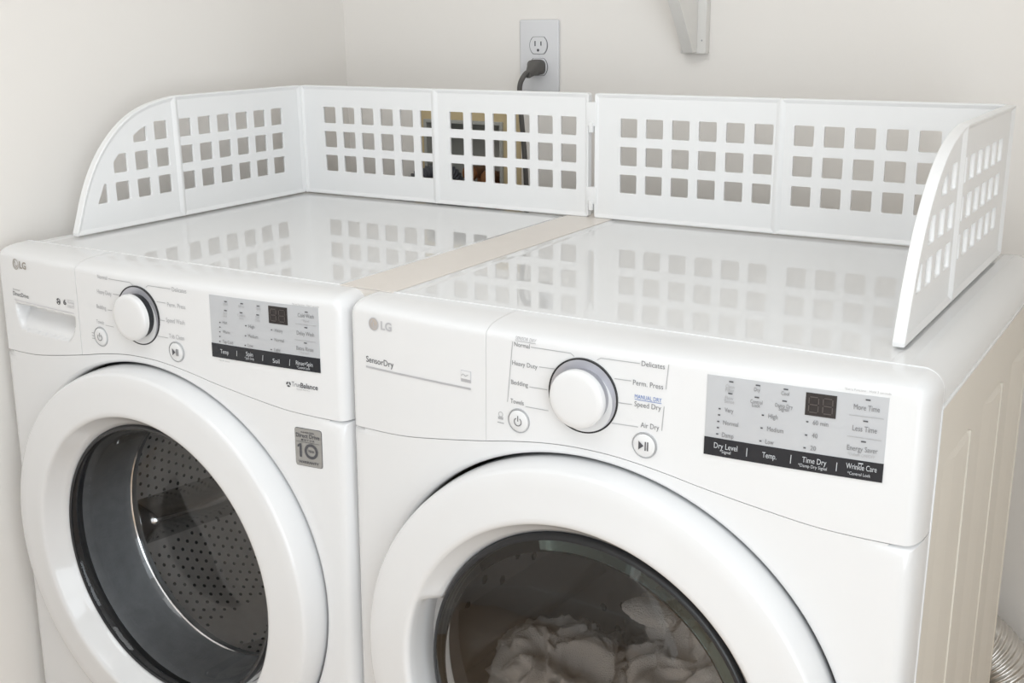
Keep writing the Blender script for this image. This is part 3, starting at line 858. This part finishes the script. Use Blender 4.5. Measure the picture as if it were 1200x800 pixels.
polyline([(-0.1110, 0.8778), (-0.1042, 0.8778)], 0.0030, INKL, dp, 'lock_icon'); polyline([(-0.1120, 0.8725), (-0.1032, 0.8725)], 0.0012, INKL, dp, 'lock_icon')
logo(-0.2953, 0.9570, dl, BARG, LOGOP)
lettering('LG', -0.2838, -0.2662, 0.9524, 0.0096, BARG, dl, 0.03)
lettering('SensorDry', -0.3093, -0.2645, 0.9085, 0.0073, INKD, dl)
polyline([(-0.3099, 0.9024), (-0.1487, 0.9040)], 0.0022, BARG, dl, 'silver_bar')
patch('efficiency_label', -0.1626, -0.1484, 0.9108, 0.9242, BARG, dl, 0.0005, 4, 4)
patch('efficiency_label_face', -0.1620, -0.1490, 0.9146, 0.9236, PLASTIC, dl, 0.0010, 4, 4)
polyline([(-0.1614, 0.9182), (-0.1586, 0.9204), (-0.1556, 0.9182), (-0.1516, 0.9200)], 0.0008, INKL, dl, 'efficiency_swoosh', 0.0016)
d = door(D, PI+0.12)
lathe('glass_bezel', [(0.2082, -0.0100), (0.2080, -0.0225), (0.2065, -0.0258), (0.2035, -0.0274), (0.2010, -0.0276), (0.2010, -0.0240)], BLACKPL, d, (0, DC), 128)
lathe('glass_edge', [(0.2012, -0.0274), (0.1880, -0.0292), (0.1880, -0.0262), (0.2012, -0.0240)], GEDGE, d, (0, DC), 128)
lathe('door_glass', [(0.1882, -0.0288), (0.1850, -0.0292), (0.1500, -0.0300), (0.1000, -0.0306), (0.0500, -0.0309), (0.0, -0.0310), (0.0, -0.0270), (0.10, -0.0266), (0.1882, -0.0262)], DGLASS, d, (0, DC), 128)
lathe('drum_opening', [(0.29, 0.028), (0.27, 0.020), (0.225, 0.012), (0.2180, 0.016), (0.2180, 0.045), (0.262, 0.055)], DRYDRUM, D, (0, DC), 96)
drum(D, 0.262, 0.055, 0.520, DRYDRUM, 40, DHOLE, 10, 0.0075, 0.35, DRYDRUM)

# ---- towels tumbled in the dryer drum
def towel(name, c, size, seedv, m, label, fold=0.22, rot=0.0):
    rnd = random.Random(seedv)
    bm = bmesh.new(); bmesh.ops.create_icosphere(bm, subdivisions=6, radius=1)
    from mathutils import noise
    off = Vector((rnd.uniform(-9, 9), rnd.uniform(-9, 9), rnd.uniform(-9, 9)))
    M = Matrix.Rotation(rot, 3, 'Y') @ Matrix.Rotation(rot*0.6, 3, 'Z')
    for v in bm.verts:
        p = v.co.copy(); q = p*1.5+off
        wrp = Vector((noise.noise(q), noise.noise(q+Vector((5, 1, 2))), noise.noise(q+Vector((2, 7, 3)))))
        f1 = 1-math.sqrt(noise.noise(p*1.7+wrp*1.3+off)**2+0.004)*2.2          # ridged folds
        f2 = 1-math.sqrt(noise.noise(p*3.6+wrp*2.2-off)**2+0.004)*2.0
        r = 1+fold*(f1-0.55)+fold*0.45*(f2-0.5)+0.10*noise.noise(p*1.1+off*0.3)+0.035*noise.noise(p*9+wrp*2)+0.012*noise.noise(p*30)
        s = p*r; s.x *= size[0]; s.y *= size[1]; s.z *= size[2]
        v.co = M @ s
    o = bmobj(name, bm, m, None, True); o.location = c
    return tag(o, label, 'towel')
towel('towel', (0.438, 0.170, 0.480), (0.112, 0.095, 0.118), 3, TOWEL, 'crumpled beige towel heaped highest at the right of the dryer drum', 0.32, 0.4)
towel('towel', (0.232, 0.140, 0.445), (0.096, 0.085, 0.100), 8, TOWEL, 'crumpled beige towel lying low in front of the greyer one in the dryer drum', 0.36, 1.1)
towel('towel', (0.330, 0.345, 0.425), (0.110, 0.080, 0.100), 15, TOWEL2, 'greyer crumpled towel at the back of the dryer drum', 0.32, 2.0)
towel('washcloth', (0.345, 0.150, 0.588), (0.034, 0.022, 0.014), 21, TOWEL, 'small rolled beige washcloth on top of the heaped towel in the dryer', 0.05, 0.1)

# ---- silicone cover over the joint between the machines
bm = bmesh.new()
Vp = [(-0.043, 0.0), (-0.0425, 0.0010), (-0.030, 0.0014), (0.028, 0.0014), (0.0395, 0.0010), (0.040, 0.0)]
y0, y1 = 0.0480, 0.662
ra = [bm.verts.new((x, y0, 0.9832+z)) for x, z in Vp]; rb = [bm.verts.new((x, y1, 0.9832+z)) for x, z in Vp]
for i in range(len(Vp)): bm.faces.new((ra[i], ra[(i+1) % 6], rb[(i+1) % 6], rb[i]))
bm.faces.new(ra); bm.faces.new(rb)
abox(bm, -0.020, 0.022, 0.0480, 0.0510, 0.966, 0.9836)
g = bmobj('gap_cover', bm, BEIGE, None, False)
tag(g, 'beige cover strip bridging the joint between washer and dryer tops', 'cover strip')

# ------------------------------------------------------------------ perforated guard on top
XL, PW, GAPW, YB, PH = -0.6155, 0.3063, 0.0111, 0.6283, 0.2000
PW2 = 0.3074; FB = 0.9848           # bottom of the guard
XS = XL+2*PW+GAPW; XR = XS+2*PW2
HOLE, PITCH = 0.0300, 0.0445
ROWS = (0.0432, 0.0873, 0.1318)     # hole bottoms above the guard's foot
def clip(poly, clipper):
    out = poly
    n = len(clipper)
    for i in range(n):
        a, b = clipper[i], clipper[(i+1) % n]; inp = out; out = []
        if not inp: return []
        def side(p): return (b[0]-a[0])*(p[1]-a[1])-(b[1]-a[1])*(p[0]-a[0])
        for k in range(len(inp)):
            p, q = inp[k], inp[(k+1) % len(inp)]; sp, sq = side(p), side(q)
            if sp >= 0: out.append(p)
            if (sp >= 0) != (sq >= 0):
                t = sp/(sp-sq); out.append((p[0]+(q[0]-p[0])*t, p[1]+(q[1]-p[1])*t))
    return out
def rrect(x0, x1, z0, z1, r=0.0022, n=3):
    P = []
    for cx, cz, a in ((x1-r, z0+r, -PI/2), (x1-r, z1-r, 0), (x0+r, z1-r, PI/2), (x0+r, z0+r, PI)):
        for k in range(n+1): t = a+PI/2*k/n; P.append((cx+r*math.cos(t), cz+r*math.sin(t)))
    return P
def inset(poly, d):
    n = len(poly); out = []
    for i in range(n):
        a, b, c = poly[i-1], poly[i], poly[(i+1) % n]
        def nrm(p, q):
            l = math.hypot(q[0]-p[0], q[1]-p[1]) or 1; return (-(q[1]-p[1])/l, (q[0]-p[0])/l)
        n1, n2 = nrm(a, b), nrm(b, c); k = 1+n1[0]*n2[0]+n1[1]*n2[1]
        out.append((b[0]+(n1[0]+n2[0])*d/max(k, 0.4), b[1]+(n1[1]+n2[1])*d/max(k, 0.4)))
    return out
def guard_panel(name, outline, holes, xf, parent, thick=0.0125, p0=0.0040, p1=0.0098, bev=0.0075):
    """outline/holes in (s, z); depth coordinate runs from the outside (0) to the inside (thick). xf(s, depth, z) -> world"""
    c = bpy.data.curves.new('panel', 'CURVE'); c.dimensions = '2D'; c.fill_mode = 'BOTH'; c.extrude = (p1-p0)/2
    for poly in [inset(outline, 0.0012)]+holes:
        sp = c.splines.new('POLY'); sp.points.add(len(poly)-1); sp.use_cyclic_u = True
        for p, (a, b) in zip(sp.points, poly): p.co = (a, b, 0, 1)
    o = bpy.data.objects.new('panel', c); COL.objects.link(o); dg = bpy.context.evaluated_depsgraph_get()
    me = bpy.data.meshes.new_from_object(o.evaluated_get(dg)); bpy.data.objects.remove(o)
    bm = bmesh.new(); bm.from_mesh(me)
    bmesh.ops.remove_doubles(bm, verts=bm.verts, dist=1e-6)
    for v in bm.verts: v.co = Vector((v.co.x, v.co.z+(p0+p1)/2, v.co.y))
    # raised rim with sloping inner side
    i1, i2 = inset(outline, 0.0022), inset(outline, bev)
    loops = [[(p, p0+0.0003) for p in i2], [(p, 0.0) for p in i1], [(p, 0.0) for p in inset(outline, 0.0008)], [(p, 0.0008) for p in outline], [(p, thick-0.0008) for p in outline], [(p, thick) for p in inset(outline, 0.0008)], [(p, thick) for p in i1], [(p, p1-0.0003) for p in i2]]
    rows = [[bm.verts.new((p[0], dd, p[1])) for p, dd in L] for L in loops]
    n = len(outline)
    for j in range(len(rows)-1):
        for i in range(n): bm.faces.new((rows[j][i], rows[j][(i+1) % n], rows[j+1][(i+1) % n], rows[j+1][i]))
    for v in bm.verts: v.co = Vector(xf(v.co.x, v.co.y, v.co.z))
    ob = bmobj(name, bm, FENCE, parent, False)
    return ob
G = thing('laundry_guard', 'white folding plastic guard with square holes standing round the tops of both machines', 'guard', (0, 0, 0))
def straight(w_, start, first=0.0):
    return rrect(0, w_, 0, PH, 0.004), [rrect(start+i*PITCH, start+i*PITCH+HOLE, z, z+HOLE) for i in range(6) for z in ROWS]
# rear panels: s runs along X, inside faces -Y
def back_xf(x0): return lambda s, dd, z: (x0+s, YB+0.0125-dd, FB+z)
o1, h1 = straight(PW, 0.0505); o2, h2 = straight(PW, 0.0305)
guard_panel('guard_panel', o1, h1, back_xf(XL), G); guard_panel('guard_panel', o2, h2, back_xf(XL+PW), G)
o3, h3 = straight(PW2, 0.0448); o4, h4 = straight(PW2, 0.0208)
guard_panel('guard_panel', o3, h3, back_xf(XS), G); guard_panel('guard_panel', o4, h4, back_xf(XS+PW2), G)
# side panels: s runs from the rear corner towards the front
def left_xf(s, dd, z): return (XL-0.0125+dd, YB-s, FB+z)
def right_xf(s, dd, z): return (XR+0.0125-dd, YB-s, FB+z)
o5, h5 = straight(PW, 0.0495)
guard_panel('guard_panel', o5, h5, left_xf, G); guard_panel('guard_panel', o5, h5, right_xf, G)
ARC = [(0.0, 0.1995), (0.0220, 0.1965), (0.0449, 0.1922), (0.0676, 0.1860), (0.0903, 0.1770), (0.1132, 0.1637), (0.1366, 0.1450), (0.1603, 0.1200), (0.1806, 0.0905), (0.1969, 0.0585), (0.2095, 0.0266), (0.2180, 0.0046)]
ARC0 = ARC; ARC = [(p.x, p.y) for p in catmull([(a, b, 0) for a, b in ARC], 4)]
curved = [(0.0, 0.0), (0.2175, 0.0)]+list(reversed(ARC))
# the holes stop at an arc parallel to the rim
arc_in = inset([(0.0, 0.0), (0.2175, 0.0)]+list(reversed(ARC0)), 0.0290)[2:]
clipr = [(0.0, -0.05), (arc_in[0][0]+0.004, -0.05)]+arc_in[:-1]+[(0.0, arc_in[-1][1])]
ch = []
for i in range(6):
    for z in ROWS:
        s0 = 0.0185+i*0.0440
        p = clip(rrect(s0, s0+0.0283, z, z+HOLE), clipr)
        if len(p) > 2:
            ar = abs(sum(p[k][0]*p[(k+1) % len(p)][1]-p[(k+1) % len(p)][0]*p[k][1] for k in range(len(p))))/2
            if ar > 4e-5: ch.append(p)
guard_panel('curved_guard_panel', curved, ch, lambda s, dd, z: left_xf(s+PW, dd, z), G)
guard_panel('curved_guard_panel', curved, ch, lambda s, dd, z: right_xf(s+PW, dd, z), G)
# hinge posts at the folds and the two clips that tie the halves together
def post(x, y, r=0.0050):
    l = lathe('hinge_post', [(0, 0.0), (r, 0.0), (r, PH-0.001), (0, PH-0.001)], FENCE, G, (0, 0), 16)
    for v in l.data.vertices: v.co = Vector((x+v.co.x, y+v.co.z, FB+v.co.y))
post(XL+0.001, YB+0.004); post(XL+PW, YB+0.0045); post(XS+PW2, YB+0.0045); post(XR-0.001, YB+0.004); post(XL-0.0045, YB-PW); post(XR+0.007, YB-PW)
for z0, z1 in ((0.148, 0.186), (0.022, 0.050)):
    cn = boxo('joining_clip', XL+2*PW-0.004, XS+0.004, YB-0.0005, YB+0.0065, FB+z0, FB+z1, FENCE, G, 0.0008)
    boxo('clip_pin', XL+2*PW+0.003, XS-0.0015, YB-0.004, YB+0.004, FB+z0-0.010, FB+z0+0.006, FENCE, cn, 0.0008)

# ------------------------------------------------------------------ wall outlet and power cord
Y = WY1
ox, oz = -0.2405, 1.2315
ot = thing('wall_outlet', 'pale grey duplex wall outlet with a dark plug in its lower socket', 'outlet', (ox, Y, oz))
bm = bmesh.new(); abox(bm, -0.0425, 0.0425, -0.0065, 0.0, -0.0660, 0.0660, 0.004, 3); bmobj('outlet_plate', bm, OUTW, ot, True, 40)
for s in (1, -1):
    zc = s*0.0195
    V, F = [], []
    pts = []
    for i in range(48):
        t = 2*PI*i/48; x = 0.0185*math.cos(t); z = 0.0185*math.sin(t); pts.append((x, max(-0.0148, min(0.0148, z))))
    n = 48
    V = [(x*1.00, -0.0066, zc+z*1.05) for x, z in pts]+[(x*0.97, -0.0088, zc+z*0.97) for x, z in pts]
    rc = mk('receptacle', V, [(i, (i+1) % n, n+(i+1) % n, n+i) for i in range(n)]+[tuple(range(n, 2*n))], OUTW, ot)
    mk('socket_outline', [(x*1.08, -0.0067, zc+z*1.08) for x, z in pts]+[(x*0.99, -0.0068, zc+z*0.99) for x, z in pts], [(i, (i+1) % n, n+(i+1) % n, n+i) for i in range(n)], INKD, rc)
    for x, hh in ((-0.0064, 0.0046), (0.0064, 0.0038)):
        boxo('socket_slot', x-0.0011, x+0.0011, -0.0092, -0.0086, zc+0.0035-hh, zc+0.0035+hh, DARKGAP, rc, 0)
    b = lathe('ground_hole', [(0, -0.0091), (0.0026, -0.0091), (0.0026, -0.0086)], DARKGAP, rc, (0, zc-0.0085), 16)
lathe('plate_screw', [(0, -0.0078), (0.003, -0.0078), (0.0034, -0.0064)], OUTW, ot, (0, 0), 16)
pc = thing('power_cord', 'dark grey power cord plugged into the lower outlet socket, hanging behind the guard', 'power cord', (ox, Y, oz))
bm = bmesh.new()
zc = -0.0195
secs = [(-0.0090, 0.0160, 0.0135), (-0.012, 0.0165, 0.0140), (-0.022, 0.0165, 0.0140), (-0.025, 0.0135, 0.0120), (-0.030, 0.0120, 0.0108), (-0.038, 0.0085, 0.0085), (-0.045, 0.0065, 0.0065)]
rows = []
for k, (yy, rx, rz) in enumerate(secs):
    sag = -0.010*max(0, (-yy-0.018)/0.024)**1.5
    rows.append([bm.verts.new((rx*math.copysign(abs(math.cos(t))**0.6, math.cos(t)), yy, zc+sag+rz*math.copysign(abs(math.sin(t))**0.6, math.sin(t)))) for t in [2*PI*i/24 for i in range(24)]])
for j in range(len(rows)-1):
    for i in range(24): bm.faces.new((rows[j][i], rows[j][(i+1) % 24], rows[j+1][(i+1) % 24], rows[j+1][i]))
bm.faces.new(rows[0]); bm.faces.new(rows[-1])
bmobj('plug', bm, PLUGM, pc, True, 50)
tube('cord', catmull([(0, -0.036, zc-0.006), (-0.004, -0.050, zc-0.012), (-0.010, -0.058, zc-0.030), (-0.012, -0.056, zc-0.060), (-0.014, -0.048, -0.110), (-0.010, -0.042, -0.20), (-0.006, -0.040, -0.34), (0.0, -0.04, -0.55)], 8), 0.0048, PLUGM, pc, 12)

# ------------------------------------------------------------------ washing machine valve box in the wall
bxo = thing('valve_box', 'grey recessed valve box with a yellowish wood surround behind the guard', 'valve box', (-0.425, Y, 1.0))
bm = bmesh.new()
x0, x1, z0, z1 = -0.115, 0.140, -0.16, 0.15
hx0, hx1, hz0, hz1 = HB[0]+0.425, HB[1]+0.425, HB[2]-1.0, HB[3]-1.0
abox(bm, x0, hx0, -0.004, 0, z0, z1); abox(bm, hx1, x1, -0.004, 0, z0, z1); abox(bm, hx0, hx1, -0.004, 0, z0, hz0); abox(bm, hx0, hx1, -0.004, 0, hz1, z1)
bmobj('wood_surround', bm, PLY, bxo)
bm = bmesh.new()
for v in ((hx0-0.004, hx0+0.003, hz0-0.004, hz1+0.004), (hx1-0.003, hx1+0.004, hz0-0.004, hz1+0.004), (hx0+0.003, hx1-0.003, hz1-0.003, hz1+0.004), (hx0+0.003, hx1-0.003, hz0-0.004, hz0+0.003)):
    abox(bm, v[0], v[1], -0.009, 0.075, v[2], v[3], 0.001)
abox(bm, hx0, hx1, 0.075, 0.079, hz0, hz1)
bmobj('recess_box', bm, BOXG, bxo, False)
for vx, vz, which in ((0.016, 0.002, 'beside the black drain hose'), (0.060, -0.006, 'beside the hanging power cord')):
    v = thing('water_valve', 'brown copper water valve in the wall box, the one '+which, 'valve', (-0.425+vx, Y+0.040, 1.0+vz), 'copper valves in the valve box')
    b = lathe('valve_body', [(0, -0.028), (0.012, -0.028), (0.013, -0.010), (0.010, -0.006), (0.010, 0.030), (0, 0.030)], COPPER, v, (0, 0), 20)
    tube('valve_pipe', [Vector((0, 0.006, 0)), Vector((0, 0.006, -0.05)), Vector((0, 0.006, -0.10))], 0.009, COPPER, v, 14)
    h = lathe('valve_handle', [(0, -0.040), (0.016, -0.040), (0.018, -0.036), (0.016, -0.031), (0, -0.031)], COPPER, v, (0, 0), 12, deg=30)
hp = catmull([(-0.62, 0.80, 0.70), (-0.60, 0.815, 0.86), (-0.540, 0.832, 0.955), (-0.495, 0.850, 0.998), (-0.462, 0.893, 0.996), (-0.452, 0.915, 0.945)], 60)
hz_ = tube('drain_hose', hp, lambda i, n: 0.0150+0.0022*math.sin(i*0.85), HOSEB, None, 18)
tag(hz_, 'black corrugated drain hose curling into the valve box behind the guard', 'hose')

# ------------------------------------------------------------------ shelf bracket high on the wall
br = thing('shelf_bracket', 'white painted wooden shelf bracket fixed high on the back wall', 'bracket', (0.078, Y, 1.2385))
boxo('back_board', -0.0270, 0.0190, -0.0180, 0.0, 0.0, 0.40, BRACK, br, 0.0012)
bm = bmesh.new()
xa, xb = -0.0165, 0.0035
pl = [(-0.018, 0.002), (-0.033, 0.002), (-0.099, 0.088), (-0.200, 0.220), (-0.200, 0.40), (-0.018, 0.40)]
A = [bm.verts.new((xa, y, z)) for y, z in pl]; B = [bm.verts.new((xb, y, z)) for y, z in pl]
for i in range(len(pl)): bm.faces.new((A[i], A[(i+1) % len(pl)], B[(i+1) % len(pl)], B[i]))
bm.faces.new(A); bm.faces.new(B)
bmesh.ops.bevel(bm, geom=list(bm.edges), offset=0.001, segments=1, affect='EDGES')
bmobj('brace', bm, BRACK, br)
lathe('nail_head', [(0, -0.0185), (0.0012, -0.0184), (0.0016, -0.0179)], INKL, br, (0.012, 0.022), 10)

# ------------------------------------------------------------------ dryer vent duct
dpth = catmull([(0.48, 0.668, 0.350), (0.57, 0.722, 0.360), (0.640, 0.750, 0.332), (0.690, 0.765, 0.262), (0.705, 0.772, 0.170), (0.706, 0.775, 0.02)], 60)
du = tube('vent_duct', dpth, lambda i, n: 0.0530+0.0026*math.sin(i*0.95), FOIL, None, 32)
tag(du, 'crinkled silver foil vent duct behind the dryer', 'duct')
